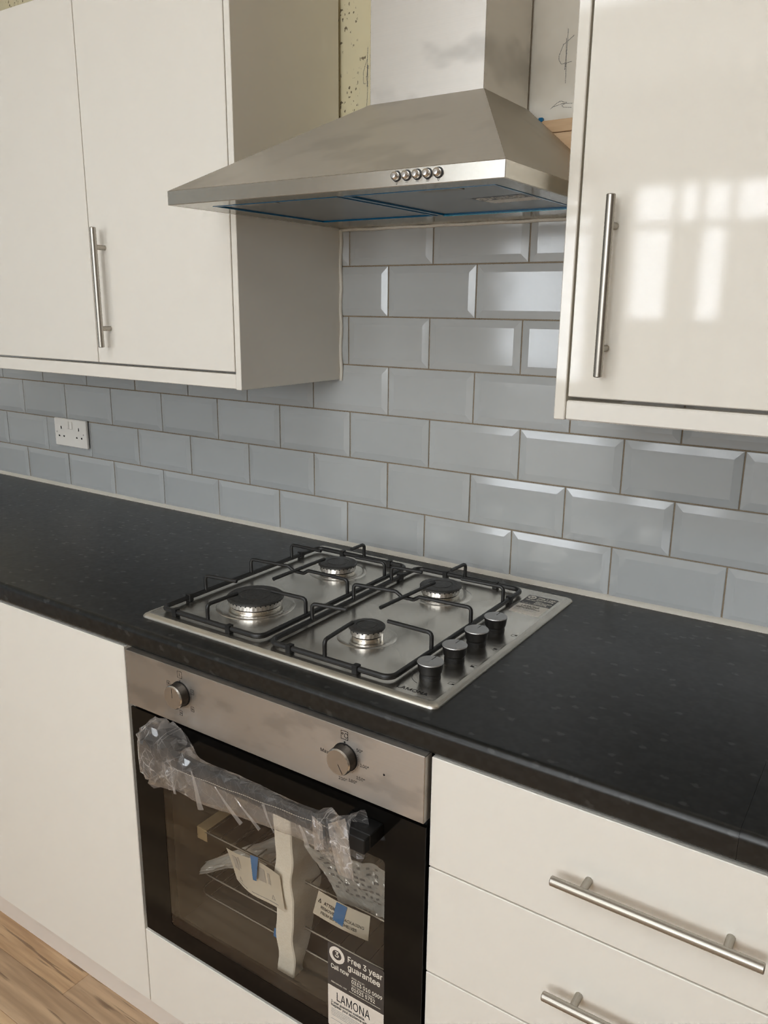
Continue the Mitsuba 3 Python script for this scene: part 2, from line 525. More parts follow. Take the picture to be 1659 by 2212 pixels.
add('wall_back__grout', cat(slab(-2.2, 1.45, 0.0058, 0.0092, 0.0, 4 * RH), slab(XL, 0.54, 0.0058, 0.0092, 4 * RH, ZT)), 'mat_grout', label='brown-grey grout between the tiles')

bead = np.array([(0.006, 0.0), (0.006, 0.009), (0.0035, 0.0085), (-0.001, 0.0045), (-0.0045, 0.0), ])
v = [np.c_[np.full(len(bead), x), bead[:, 0], bead[:, 1]] for x in np.linspace(-2.2, 1.4, 3)]
add('wall_back__sealant_bead', loft(v), 'mat_sealant', smooth=40, label='white sealant line between tiles and worktop')
pts = [(XL + 0.002 + 0.0015 * math.sin(k * 1.7), 0.001, z) for k, z in enumerate(np.linspace(0.3725, 0.684, 14))]
add('wall_back__sealant_bead', tube(pts, 0.0042, 8), 'mat_sealant', smooth=60, label='white sealant line beside the wall cabinet')
pts = [(x, 0.002, 0.6835 + 0.0006 * math.sin(x * 60)) for x in np.linspace(XL, 0.39, 16)]
add('wall_back__sealant_bead', tube(pts, 0.0036, 8), 'mat_sealant', smooth=60, label='white sealant line above the top tiles')

# pencil marks and bare boards on the plaster
def scribble(path, w=0.0006):
    return upright(line2(path, w), 0.0089)


def wob(pts, a, s):
    r = np.random.default_rng(s)
    q = fillet([(x, y, 0) for x, y in pts], 0.01, 6)[:, :2]
    return q + r.normal(0, a, q.shape)


marks = [scribble(wob([(0.252, 0.988), (0.2515, 0.955), (0.253, 0.915)], 0.0006, 1)), scribble(wob([(0.2495, 0.975), (0.2512, 0.95), (0.2488, 0.922), (0.252, 0.94), (0.2535, 0.905)], 0.0007, 2)),
         scribble(wob([(0.262, 0.978), (0.245, 0.965), (0.237, 0.945), (0.243, 0.934), (0.262, 0.938)], 0.0005, 3))]
add('wall_back__pencil_mark', cat(*marks), 'mat_pencil', label='scribbled pencil cross in a loop')
marks = [scribble(wob([(0.229, 0.868), (0.243, 0.877), (0.262, 0.875), (0.245, 0.869), (0.266, 0.866)], 0.0006, 5)), scribble(wob([(0.233, 0.869), (0.25, 0.873), (0.268, 0.871)], 0.0005, 6))]
add('wall_back__pencil_mark', cat(*marks), 'mat_pencil', label='flat pencil scribble low on the plaster')
marks = [scribble(wob([(-0.1605, 1.02), (-0.1615, 0.985), (-0.160, 0.945), (-0.162, 0.97), (-0.1595, 0.995), (-0.161, 0.94), (-0.1632, 0.90)], 0.0007, 7), 0.0007),
         scribble(wob([(-0.161, 1.0), (-0.171, 0.975), (-0.170, 0.955), (-0.160, 0.958)], 0.0005, 8))]
add('wall_back__pencil_mark', cat(*marks), 'mat_pencil', label='pencil mark on the cream strip beside the chimney')
add('wall_back__timber_board', cbox(0.195, 0.60, 0.003, 0.0088, 0.8275, 0.848, 0.001), 'mat_timber', label='bare timber strip')
add('wall_back__timber_board', cbox(0.195, 0.60, 0.002, 0.0088, 0.70, 0.8262, 0.001), 'mat_timber', label='bare timber board')
add('wall_back__film_scrap', cbox(0.2095, 0.2175, 0.001, 0.0085, 0.8465, 0.8535, 0.001), 'mat_blue_film', label='scrap of blue film')

# ------------------------------------------------------------------ handles
def bar_handle(parent, c, axis, y_face, length=0.236, spacing=0.16):
    """A round bar on two posts, standing 26 mm off the face."""
    y = y_face - 0.026
    e = np.array([1.0, 0, 0]) if axis == 'x' else np.array([0, 0, 1.0])
    c = np.array([c[0], y, c[1]])
    h = f'{parent}__handle'
    h = numbered(h, scene)
    prof = [(0, -length / 2), (0.0052, -length / 2), (0.006, -length / 2 + 0.0009), (0.006, length / 2 - 0.0009), (0.0052, length / 2), (0, length / 2)]
    m = trimesh.creation.revolve(np.array(prof), sections=28)
    if m.volume < 0:
        m.invert()
    if axis == 'x':
        m.apply_transform(trimesh.transformations.rotation_matrix(math.pi / 2, [0, 1, 0]))
    m.apply_translation(c)
    add(h, m, 'mat_nickel', smooth=40, label='brushed steel bar handle')
    for s in (-1, 1):
        q = c + e * s * spacing / 2
        add(f'{h}__post', tube([q + [0, 0.003, 0], q + [0, 0.0258, 0]], 0.0048, 18), 'mat_nickel', smooth=40)


# ------------------------------------------------------------------ wall cabinets
YD = -0.308            # front of the wall cabinet doors
ZB, ZTOP = 0.4085, 1.117


def wall_cabinet(name, label, x0, x1, mat, handle_x=None):
    k = thing(name, label, 'cabinet', None)
    add(f'{k}__carcass', cbox(x0, x1, YD + 0.0215, -0.001, ZB - 0.003, ZTOP, 0.0008), 'mat_carcass')
    d = add(f'{k}__door', cbox(x0 + 0.0012, x1 - 0.0012, YD, YD + 0.0185, ZB, ZTOP, 0.0011), mat)
    if handle_x is not None:
        bar_handle(d, (handle_x, 0.5605), 'z', YD)
    return k


wall_cabinet('wall_cabinet', 'white wall cabinet with bar handle on its door, left of the cooker hood', -0.6372, -0.2390, 'mat_cabinet')
wall_cabinet('wall_cabinet', 'white wall cabinet at the left picture edge with no handle in view', -1.2380, -0.6376, 'mat_cabinet')
wall_cabinet('wall_cabinet', 'glossy white wall cabinet right of the cooker hood with window reflections on its door', 0.4140, 1.0140, 'mat_cabinet_gloss', None)
bar_handle('wall_cabinet__door', (-0.590, 0.5600), 'z', YD)
bar_handle('wall_cabinet_002__door', (0.4655, 0.5585), 'z', YD)

k = add('end_panel', cbox(-0.2372, -0.2236, YD - 0.0005, -0.0012, 0.3752, ZTOP + 0.002, 0.0009), 'mat_cabinet', cat_='end panel',
        label='white end panel closing the left wall cabinets beside the tiles')
k = add('end_panel', cbox(0.3955, 0.4122, YD - 0.001, -0.0012, 0.3742, ZTOP + 0.002, 0.0012), 'mat_cabinet_gloss', cat_='end panel',
        label='narrow glossy white end panel on the left side of the right wall cabinet')
add('pelmet', cbox(-1.80, -0.2376, YD + 0.0005, YD + 0.0185, 0.3765, 0.4040, 0.0012), 'mat_cabinet', cat_='pelmet',
    label='white strip under the left wall cabinet doors')
add('pelmet', cbox(0.4128, 1.30, YD + 0.0005, YD + 0.0185, 0.3745, 0.4028, 0.002), 'mat_cabinet', cat_='pelmet',
    label='white strip under the right wall cabinet door')

# ------------------------------------------------------------------ cooker hood
hood = thing('cooker_hood', 'stainless steel chimney cooker hood with five chrome buttons above the gas hob', 'cooker hood')
HX0, HX1, HY, HZ0, HZ1, HZT = -0.2225, 0.3765, -0.4660, 0.6860, 0.7076, 0.8685
CX0, CX1, CY = -0.0310, 0.1885, -0.1690


def quadring(x0, x1, y0, y1, z):
    return np.array([(x0, y0, z), (x1, y0, z), (x1, y1, z), (x0, y1, z)])


add(f'{hood}__canopy', loft([quadring(HX0 + 0.0008, HX1 - 0.0008, HY + 0.0008, -0.0005, HZ1 + 0.0002), quadring(CX0 - 0.001, CX1 + 0.001, CY - 0.001, -0.0005, HZT)], True, True), 'mat_steel_hood', brushed=True, label='sloping steel canopy')
# rim: upright band with a frame below
FX0, FX1, FY0, FY1 = -0.1700, 0.3400, -0.4180, -0.1250
rim = cat(cbox(HX0, HX1, HY, HY + 0.004, HZ0, HZ1, 0.0006), cbox(HX0, HX0 + 0.004, HY, -0.0005, HZ0, HZ1, 0.0006), cbox(HX1 - 0.004, HX1, HY, -0.0005, HZ0, HZ1, 0.0006))
add(f'{hood}__rim', rim, 'mat_steel_edge', brushed=True, label='pale brushed steel rim')
und = cat(slab(HX0 + 0.001, HX1 - 0.001, HY + 0.001, FY0, HZ0 + 0.0003, HZ0 + 0.0013), slab(HX0 + 0.001, HX1 - 0.001, FY1, -0.0006, HZ0 + 0.0003, HZ0 + 0.0013),
          slab(HX0 + 0.001, FX0, FY0, FY1, HZ0 + 0.0003, HZ0 + 0.0013), slab(FX1, HX1 - 0.001, FY0, FY1, HZ0 + 0.0003, HZ0 + 0.0013))
add(f'{hood}__underside', und, 'mat_steel_mirror', label='mirror-polished underside frame')
XM = 0.0900
for x0, x1, lab in ((FX0, XM - 0.006, 'left grey grease filter'), (XM + 0.006, FX1, 'right grey grease filter')):
    f_ = add(f'{hood}__filter', slab(x0 + 0.001, x1 - 0.001, FY0 + 0.001, FY1 - 0.001, HZ0 + 0.0022, HZ0 + 0.0052), 'mat_filter', label=lab)
    xc = x0 + 0.088 if x0 < 0 else 0.248
    add(f'{f_}__filter_handle', cbox(xc - 0.032, xc + 0.032, FY0 + 0.006, FY0 + 0.028, HZ0 + 0.0002, HZ0 + 0.0022, 0.0006), 'mat_steel_panel')
    w = 0.0045
    st = cat(slab(x0, x1, FY0, FY0 + w, HZ0 - 0.0004, HZ0 + 0.0022), slab(x0, x1, FY1 - w, FY1, HZ0 - 0.0004, HZ0 + 0.0022),
             slab(x0, x0 + w, FY0 + w, FY1 - w, HZ0 - 0.0004, HZ0 + 0.0022), slab(x1 - w, x1, FY0 + w, FY1 - w, HZ0 - 0.0004, HZ0 + 0.0022))
    add(f'{f_}__film_strip', st, 'mat_blue_film', label='blue protective film round the filter')
    if x0 > 0:
        add(f'{f_}__film_strip', slab(x0, x1, FY1, FY1 + 0.003, HZ0 - 0.0012, HZ0 + 0.0002), 'mat_blue_film_pale', label='folded edge of the blue film')
add(f'{hood}__divider', slab(XM - 0.006, XM + 0.006, FY0, FY1, HZ0 + 0.0006, HZ0 + 0.004), 'mat_blue_film', label='blue film on the bar between the filters')
# sticker under the right filter
def under(m, x, y, ang, z):
    m = m.copy()
    m.apply_transform(np.array([[1, 0, 0, 0], [0, -1, 0, 0], [0, 0, -1, 0], [0, 0, 0, 1.0]]))
    m.apply_transform(trimesh.transformations.rotation_matrix(ang, [0, 0, 1]))
    m.apply_translation([x, y, z])
    return m


SA, SX, SY, SZ = math.radians(-8), 0.236, -0.292, HZ0 + 0.0021
s_ = add(f'{hood}__sticker', under(rect2(0, 0.094, -0.034, 0.0, 0.0003), SX, SY, SA, SZ), 'mat_sticker_dark', label='dark guarantee sticker')
add(f'{s_}__lower_half', under(rect2(0, 0.094, -0.066, -0.034, 0.0003), SX, SY, SA, SZ), 'mat_sticker_white')
add(f'{s_}__lettering', under(cat(disc2(0.015, -0.016, 0.0125, r0=0.008), text_at('3', 0.009, 0.015, -0.0205, True), text_at('Free 3 year', 0.0075, 0.032, -0.014, True, 'l'),
                                  text_at('guarantee', 0.0075, 0.032, -0.026, True, 'l')), SX, SY, SA, SZ - 0.0003), 'mat_sticker_white')

ch = add(f'{hood}__chimney', cbox(CX0, CX1, CY, -0.0005, HZT - 0.001, ZC - 0.002, 0.0007), 'mat_steel_chimney', brushed=True, label='upright steel chimney with grey mottling')
for k, x in enumerate((0.2185, 0.2345, 0.2505, 0.2665, 0.2825)):
    b = add(f'{hood}__button', lathe([(0, 0), (0.0056, 0), (0.0056, 0.0065), (0.0048, 0.0078), (0.0030, 0.0092), (0, 0.0094)], 24, (x, HY, 0.6985), '-y'), 'mat_chrome', smooth=30, label='round chrome push button')
    add(f'{b}__collar', lathe([(0.0056, 0), (0.0070, 0), (0.0070, 0.0008), (0.0056, 0.0008)], 24, (x, HY, 0.6985), '-y'), 'mat_black_matte')
    if k == 0:
        g = cat(disc2(0, 0, 0.0016, r0=0.0012, n=20))
        g.apply_scale([0.8, 1.3, 1])
    elif k < 4:
        g = cat(*[rect2(-0.0024, 0.0024, -0.0002 + 0.0011 * (j - (k - 1) / 2), 0.0002 + 0.0011 * (j - (k - 1) / 2)) for j in range(k)])
    else:
        g = cat(disc2(0, 0.0004, 0.0015, r0=0.0011, n=20), rect2(-0.0006, 0.0006, -0.0018, -0.0012))
    g.apply_translation([x, 0.6903, 0])
    add(f'{b}__symbol', upright(g, HY), 'mat_print')

# ------------------------------------------------------------------ worktop
YW = -0.602


def worktop(x0, x1, label):
    r = 0.010
    a = np.linspace(0, math.pi / 2, 7)
    top = [(YW + r - r * math.sin(t), -r + r * math.cos(t)) for t in a]
    r2 = 0.007
    bot = [(YW + r2 - r2 * math.cos(t), -0.038 + r2 - r2 * math.sin(t)) for t in a]
    prof = np.array([(-0.0005, 0.0)] + top + bot + [(-0.0005, -0.038)])
    m = loft([np.c_[np.full(len(prof), x), prof] for x in (x0, x1)])
    return add('worktop', m, 'mat_worktop', smooth=25, label=label, cat_='worktop')


worktop(-2.20, 0.7475, 'long black speckled worktop that carries the gas hob')
worktop(0.7478, 1.60, 'short black speckled worktop beyond the fine joint at the right picture edge')

# ------------------------------------------------------------------ gas hob
hob = thing('gas_hob', 'stainless steel four-burner gas hob set into the black worktop', 'gas hob')
PX0, PX1, PY0, PY1 = -0.2434, 0.3537, -0.5597, -0.0433
rings = []
for inset, z in ((0.0100, 0.0030), (0.0100, 0.0072), (0.0145, 0.0068)):
    rings.append(ring2d(rrect(PX0 + inset, PX1 - inset, PY0 + inset, PY1 - inset, 0.012 - inset * 0.5), z))
add(f'{hob}__plate', loft(rings), 'mat_steel_hob', smooth=35, label='shiny stainless steel hob plate')
edge = []
for inset, z in ((0.0, 0.0002), (0.0, 0.0022), (0.0015, 0.0042), (0.005, 0.0062), (0.0100, 0.0072)):
    edge.append(ring2d(rrect(PX0 + inset, PX1 - inset, PY0 + inset, PY1 - inset, 0.012 - inset * 0.5), z))
add(f'{hob}__rolled_edge', loft(edge, False, False), 'mat_hob_edge', smooth=40, label='pale rolled steel edge')
BURN = [(-0.103, -0.417, 0.0490, 'large'), (-0.097, -0.179, 0.0370, 'medium'), (0.141, -0.176, 0.0370, 'medium'), (0.141, -0.417, 0.0278, 'small')]
WHERE = ['large burner at the front', 'medium burner at the back', 'medium burner at the back beside the knobs', 'small burner at the front beside the knobs']
ZP = 0.0068
for (x, y, r, size), w in zip(BURN, WHERE):
    b = f'{hob}__burner'
    b = numbered(b, scene)
    # pressed dish in the plate
    rd = r * 1.0 + 0.022
    add(b, lathe([(0, 0.0), (rd, 0.0), (rd - 0.002, 0.0009), (rd - 0.008, 0.0016), (r + 0.004, 0.0008), (r - 0.003, 0.0006), (r - 0.003, 0.0044), (0, 0.0044)], 64, (x, y, ZP)), 'mat_steel_hob', smooth=25, label=w)
    add(f'{b}__spacer', lathe([(0, 0.0042), (r - 0.006, 0.0042), (r - 0.006, 0.0072), (0, 0.0072)], 48, (x, y, ZP)), 'mat_black_matte', smooth=30)
    rc = r - 0.0005
    # fluted aluminium crown
    nfl = int(30 * r / 0.037)
    ang = np.linspace(0, 2 * math.pi, nfl * 4, endpoint=False)
    rr = rc - 0.0003 * (np.arange(nfl * 4) % 4 >= 2)
    def cr(z, d=0.0, k=1.0):
        q = (rc + (rr - rc) * k - d)
        return np.c_[x + q * np.cos(ang), y + q * np.sin(ang), np.full(len(ang), ZP + z)]
    add(f'{b}__crown', loft([cr(0.0066, 0.001, 0), cr(0.0072, 0, 1), cr(0.0128, 0, 1), cr(0.0134, 0.0002, 0), cr(0.0162, 0.0002, 0)]), 'mat_crown', smooth=20, label='bright aluminium flame ring')
    ports = []
    for t in np.linspace(0, 2 * math.pi, int(26 * r / 0.037), endpoint=False):
        s = slab(-0.0012, 0.0012, -0.0006, 0.0006, 0, 0.0016)
        s.apply_translation([0, -(rc - 0.0001), 0])
        s.apply_transform(trimesh.transformations.rotation_matrix(t, [0, 0, 1]))
        s.apply_translation([x, y, ZP + 0.0140])
        ports.append(s)
    add(f'{b}__flame_ports', cat(*ports), 'mat_black_matte')
    labels[f'{b}__flame_ports'] = {'kind': 'stuff', 'label': 'row of dark flame slots'}
    rk = r + 0.0022
    prof = [(0, 0.0160), (rk - 0.002, 0.0160), (rk, 0.0172), (rk, 0.0196), (rk - 0.0022, 0.0212), (rk * 0.60, 0.0218), (rk * 0.585, 0.0209), (rk * 0.52, 0.0209), (rk * 0.50, 0.0216), (0, 0.0217)]
    add(f'{b}__cap', lathe(prof, 64, (x, y, ZP)), 'mat_cap', smooth=25, label='matt black burner cap')
ig = lathe([(0, 0.0), (0.0016, 0.0), (0.0016, 0.012), (0, 0.0125)], 10, (0.141 + 0.029, -0.417 + 0.002, ZP))
add(f'{hob}__igniter', ig, 'mat_white_plastic', smooth=30, label='white igniter pin by the small burner')


def pan_support(name, x0, x1, y0, y1, posts, cross, labelx):
    s = numbered(f'{hob}__{name}', scene)
    zb, zt = 0.0145, 0.0445
    c = np.array(rrect(x0, x1, y0, y1, 0.016, 5))
    add(s, tube(np.c_[c, np.full(len(c), zb)], 0.0041, 10, closed=True, squash=1.15), 'mat_black_enamel', smooth=50, label=labelx)
    for (bx, by, tx, ty) in posts:
        add(f'{s}__finger', tube(fillet([(bx, by, zb), (bx, by, zt), (tx, ty, zt)], 0.008, 6), 0.0034, 10), 'mat_black_enamel', smooth=50)
    (ax, ay, cx, cy, bx, by) = cross
    q = fillet([(ax, ay, zb), (ax, ay, zt), (cx - 0.024, cy, zt), (cx - 0.012, cy, zt - 0.0075), (cx + 0.012, cy, zt - 0.0075), (cx + 0.024, cy, zt), (bx, by, zt), (bx, by, zb)], 0.008, 6)
    add(f'{s}__cross_bar', tube(q, 0.0034, 10), 'mat_black_enamel', smooth=50)
    return s


def feet(s, pts):
    for (x, y, a) in pts:
        m = cbox(-0.005, 0.005, -0.0058, 0.0058, 0.0066, 0.0207, 0.001)
        m.apply_transform(trimesh.transformations.rotation_matrix(a, [0, 0, 1]))
        m.apply_translation([x, y, 0])
        add(f'{s}__rubber_foot', m, 'mat_black_matte')


s = pan_support('pan_support', -0.2175, 0.0130, -0.5335, -0.0905,
                [(-0.2165, -0.428, -0.1460, -0.4190), (-0.1050, -0.5320, -0.1010, -0.4650), (0.0120, -0.4160, -0.0620, -0.4195),
                 (-0.2160, -0.1820, -0.1370, -0.1830), (-0.0930, -0.0920, -0.0940, -0.1370), (0.0120, -0.1720, -0.0550, -0.1750)],
                (-0.2165, -0.3050, -0.1030, -0.2960, 0.0120, -0.2950), 'black enamelled pan support away from the knobs')
add(f'{s}__finger', tube([(-0.1010, -0.3700, 0.0445), (-0.0990, -0.2210, 0.0445)], 0.0034, 10), 'mat_black_enamel', smooth=50)
feet(s, [(-0.182, -0.5335, 0), (-0.055, -0.5335, 0), (-0.2175, -0.468, math.pi / 2), (-0.2175, -0.150, math.pi / 2), (-0.150, -0.0905, 0), (-0.03, -0.0905, 0)])
s = pan_support('pan_support', 0.0345, 0.2655, -0.5370, -0.0830,
                [(0.0355, -0.428, 0.0990, -0.4170), (0.1460, -0.5360, 0.1400, -0.4560), (0.2645, -0.4200, 0.1830, -0.4190),
                 (0.0355, -0.1830, 0.1020, -0.1790), (0.1440, -0.0845, 0.1410, -0.1350), (0.2640, -0.1650, 0.1800, -0.1680)],
                (0.0355, -0.3080, 0.1430, -0.2960, 0.2640, -0.2890), 'black enamelled pan support beside the knobs')
add(f'{s}__finger', tube([(0.1400, -0.3770, 0.0445), (0.1500, -0.2160, 0.0445)], 0.0034, 10), 'mat_black_enamel', smooth=50)
feet(s, [(0.078, -0.5370, 0), (0.205, -0.5370, 0), (0.0345, -0.150, math.pi / 2), (0.1000, -0.0830, 0), (0.2655, -0.14, math.pi / 2), (0.21, -0.0830, 0)])

for j, y in enumerate((-0.4870, -0.4140, -0.3415, -0.2730)):
    x = 0.3020
    kb = add(f'{hob}__knob', lathe([(0, 0.0), (0.0158, 0.0), (0.0158, 0.0055), (0.0150, 0.0065), (0.0150, 0.0085), (0.0172, 0.0105), (0.0190, 0.0225), (0.0196, 0.0245), (0.0, 0.0245)], 48, (x, y, 0.0069)), 'mat_black_matte', smooth=30, label='black control knob with a satin grey top')
    add(f'{kb}__top', lathe([(0, 0.0243), (0.0192, 0.0243), (0.0197, 0.0250), (0.0190, 0.0262), (0.0172, 0.0268), (0.0, 0.0269)], 48, (x, y, 0.0069)), 'mat_knob_face', smooth=30, label='satin grey metal top')
    a = math.radians(58 if j else 60)
    add(f'{kb}__pointer', slab(x - 0.0004, x + 0.0004, y + 0.003, y + 0.0165, 0.0069 + 0.0266, 0.0069 + 0.0271), 'mat_print')
    ix, iy = 0.3380, (-0.4855, -0.4165, -0.3425, -0.2740)[j]
    q = [frame2(-0.0055, 0.0055, -0.004, 0.004, 0.0005)]
    qx, qy = [(0.0, -0.004), (-0.0055, -0.004), (-0.0055, 0.0), (0.0, 0.0)][j]
    q.append(rect2(qx, qx + 0.0055, qy, qy + 0.004))
    g = cat(*q)
    g.apply_translation([ix, iy, ZP])
    add(f'{hob}__symbol', g, 'mat_print')
arc = [(0.302 + 0.0265 * math.cos(t), -0.487 + 0.0265 * math.sin(t)) for t in np.linspace(math.radians(165), math.radians(255), 14)]
g = line2(arc, 0.0008)
g.apply_translation([0, 0, ZP])
add(f'{hob}__symbol', g, 'mat_print')
g = text_at('LAMONA', 0.0072, 0.3020, -0.5395, width=0.050)
g.apply_translation([0, 0, ZP + 0.0001])
add(f'{hob}__lettering', g, 'mat_print', label='thin black maker name')


def sticker(parent, x0, x1, z0, z1, split, place, big=True):
    """The two-tone guarantee label: dark upper half with white words, white lower half with dark words."""
    W = x1 - x0
    u = W / 0.104
    k = add(f'{parent}__guarantee_sticker', place(trimesh.creation.extrude_polygon(Polygon(rrect(x0, x1, z0, z1, 0.004 * u)).intersection(sbox(x0, split, x1, z1)), 0.0003, engine='earcut')), 'mat_sticker_dark',
            label='dark and white guarantee sticker')
    add(f'{k}__lower_half', place(trimesh.creation.extrude_polygon(Polygon(rrect(x0, x1, z0, z1, 0.004 * u)).intersection(sbox(x0, z0, x1, split)), 0.0003, engine='earcut')), 'mat_sticker_white')
    lift = lambda m: (m.apply_translation([0, 0, 0.00025]), m)[1]
    t = z1
    h = (z1 - split) / 0.0775       # vertical scale against the door sticker
    L = lambda a: x0 + a * u
    Z = lambda b: t - b * h
    white = [disc2(L(0.0175), Z(0.017), 0.0145 * u, r0=0.0085 * u), text_at('3', 0.0095 * h, L(0.0175), Z(0.0205), True),
             text_at('Free 3 year', 0.0098 * h, L(0.038), Z(0.0180), True, 'l', 0.063 * u), text_at('guarantee', 0.0098 * h, L(0.038), Z(0.0320), True, 'l', 0.059 * u),
             text_at('Call now', 0.0078 * h, L(0.006), Z(0.0440), True, 'l', 0.034 * u),
             text_at('Within the UK:', 0.0030 * h, L(0.045), Z(0.0445), False, 'l', 0.024 * u), text_at('0333 010 0009', 0.0064 * h, L(0.045), Z(0.0530), True, 'l', 0.056 * u),
             text_at('Within Republic of Ireland:', 0.0030 * h, L(0.045), Z(0.0580), False, 'l', 0.042 * u), text_at('01525 5752', 0.0064 * h, L(0.045), Z(0.0662), True, 'l', 0.043 * u),
             text_at('Alternatively, visit', 0.0028 * h, L(0.006), Z(0.0705), False, 'l', 0.030 * u)]
    white.append(rect2(L(0.040), L(0.098), Z(0.0705), Z(0.0698)))
    add(f'{k}__lettering', place(lift(cat(*white))), 'mat_sticker_white', label='white lettering')
    hb = (split - z0) / 0.0775
    Z2 = lambda b: split - b * hb
    dark = [text_at('LAMONA', 0.0155 * hb, L(0.048), Z2(0.0235), False, 'c', 0.062 * u),
            text_at('3 year guarantee available.', 0.0044 * hb, L(0.006), Z2(0.0310), True, 'l', 0.064 * u),
            text_at('Register your appliance within 90', 0.0044 * hb, L(0.006), Z2(0.0372), True, 'l', 0.082 * u)]
    add(f'{k}__lettering', place(lift(cat(*dark))), 'mat_print', label='black lettering')
    grey = [rect2(L(0.006), L(0.006 + w * 1.0), Z2(b), Z2(b - 0.0012)) for b, w in ((0.0425, 0.083), (0.0455, 0.072), (0.0485, 0.080), (0.0515, 0.066), (0.0545, 0.078), (0.0620, 0.05))]
    add(f'{k}__small_print', place(lift(cat(*grey))), 'mat_print_grey', label='lines of small print')


sticker(hob, 0.2790, 0.3370, -0.1740, -0.0780, -0.1260, lambda m: (m.copy().apply_translation([0, 0, ZP])))

# ------------------------------------------------------------------ oven
oven = thing('built_in_oven', 'built-in oven with steel control panel and dark glass door under the hob', 'oven')
OX0, OX1, OYP, OYD = -0.2265, 0.3690, -0.6110, -0.6060
PZ0, PZ1, DZ0, DZ1 = -0.1395, -0.0385, -0.6040, -0.1475
add(f'{oven}__control_panel', cbox(OX0, OX1, OYP, -0.592, PZ0, PZ1, 0.0009), 'mat_steel_panel', brushed=True, label='brushed steel control panel')
cp = f'{oven}__control_panel'
for x, z, a, lab in ((-0.0925, -0.0825, 0.0, 'function knob'), (0.2390, -0.0830, math.radians(-150), 'temperature knob')):
    kb = add(f'{oven}__knob', lathe([(0, 0.0), (0.0202, 0.0), (0.0202, 0.0160), (0, 0.0160)], 56, (x, OYP, z), '-y'), 'mat_knob_side', smooth=30, label=f'round metal {lab}')
    add(f'{kb}__chamfer', lathe([(0.0, 0.0158), (0.0202, 0.0158), (0.0186, 0.0182), (0.0, 0.0182)], 56, (x, OYP, z), '-y'), 'mat_chrome', smooth=20, label='polished bevel')
    add(f'{kb}__face', lathe([(0.0, 0.0180), (0.0184, 0.0180), (0.0182, 0.0185), (0.0, 0.0185)], 56, (x, OYP, z), '-y'), 'mat_oven_knob', smooth=20)
    g = rect2(-0.0004, 0.0004, 0.0, 0.0165) if a == 0 else rect2(-0.0004, 0.0004, 0.002, 0.0178)
    g.apply_transform(trimesh.transformations.rotation_matrix(a, [0, 0, 1]))
    g.apply_translation([x, z, 0])
    add(f'{kb}__pointer', upright(g, OYP - 0.0185), 'mat_print')
    add(f'{kb}__skirt', lathe([(0.0202, 0.0), (0.0214, 0.0), (0.0214, 0.0007), (0.0202, 0.0007)], 56, (x, OYP, z), '-y'), 'mat_black_matte')
# printed dial of the temperature knob
kx, kz = 0.2390, -0.0830
pr = [frame2(0.2320, 0.2445, -0.0560, -0.0425, 0.0007), text_at('°C', 0.0072, 0.2384, -0.0530), disc2(0.2385, -0.0600, 0.0014),
      text_at('50°', 0.0047, 0.2640, -0.0675), text_at('100°', 0.0047, 0.2725, -0.0890), text_at('150°', 0.0047, 0.2660, -0.1105), text_at('180°', 0.0047, 0.2525, -0.1190), text_at('200°', 0.0047, 0.2350, -0.1215),
      text_at('Max', 0.0054, 0.2025, -0.0880, align='c')]
for t in np.linspace(math.radians(48), math.radians(-110), 22):
    pr.append(disc2(kx + 0.0232 * math.cos(t), kz + 0.0232 * math.sin(t), 0.00042, n=8))
pr.append(disc2(0.3050, -0.0875, 0.0016))
add(f'{cp}__dial_print', upright(cat(*pr), OYP), 'mat_print', label='black temperature scale')
ic = []
for x, z, kind in ((-0.0930, -0.0490, 0), (-0.1205, -0.0715, 1), (-0.0655, -0.0720, 2), (-0.0665, -0.1025, 3), (-0.0940, -0.1175, 4)):
    w = 0.0052 if kind == 0 else 0.0037
    g = [frame2(-w, w, -w * 1.15, w * 1.15, 0.00055)]
    if kind == 0:
        g.append(rect2(-0.0003, 0.0003, -0.003, 0.003))
    elif kind == 1:
        g += [disc2(0, 0.0008, 0.0011, n=12), rect2(-0.0018, 0.0018, -0.0014, -0.0008), rect2(-0.0003, 0.0003, -0.0022, 0.0002)]
    elif kind == 2:
        g += [line2([(-0.0018, 0.0014), (0, -0.0002), (0.0018, 0.0014)], 0.0005), rect2(-0.0003, 0.0003, -0.0024, 0)]
    elif kind == 3:
        g += [line2([(-0.0016, -0.0016), (0.0016, 0.0016)], 0.0005), line2([(-0.0016, 0.0016), (0.0016, -0.0016)], 0.0005), rect2(-0.002, 0.002, -0.0003, 0.0003)]
    else:
        g += [rect2(-0.0022, 0.0022, -0.0003, 0.0003), rect2(-0.0003, 0.0003, -0.0024, 0.0024), disc2(0, 0, 0.0012, r0=0.0008, n=14)]
    g = cat(*g)
    g.apply_translation([x, z, 0])
    ic.append(g)
ic.append(disc2(-0.0930, -0.0600, 0.0010, r0=0.0005, n=14))
add(f'{cp}__function_print', upright(cat(*ic), OYP), 'mat_print', label='boxed black cooking symbols')

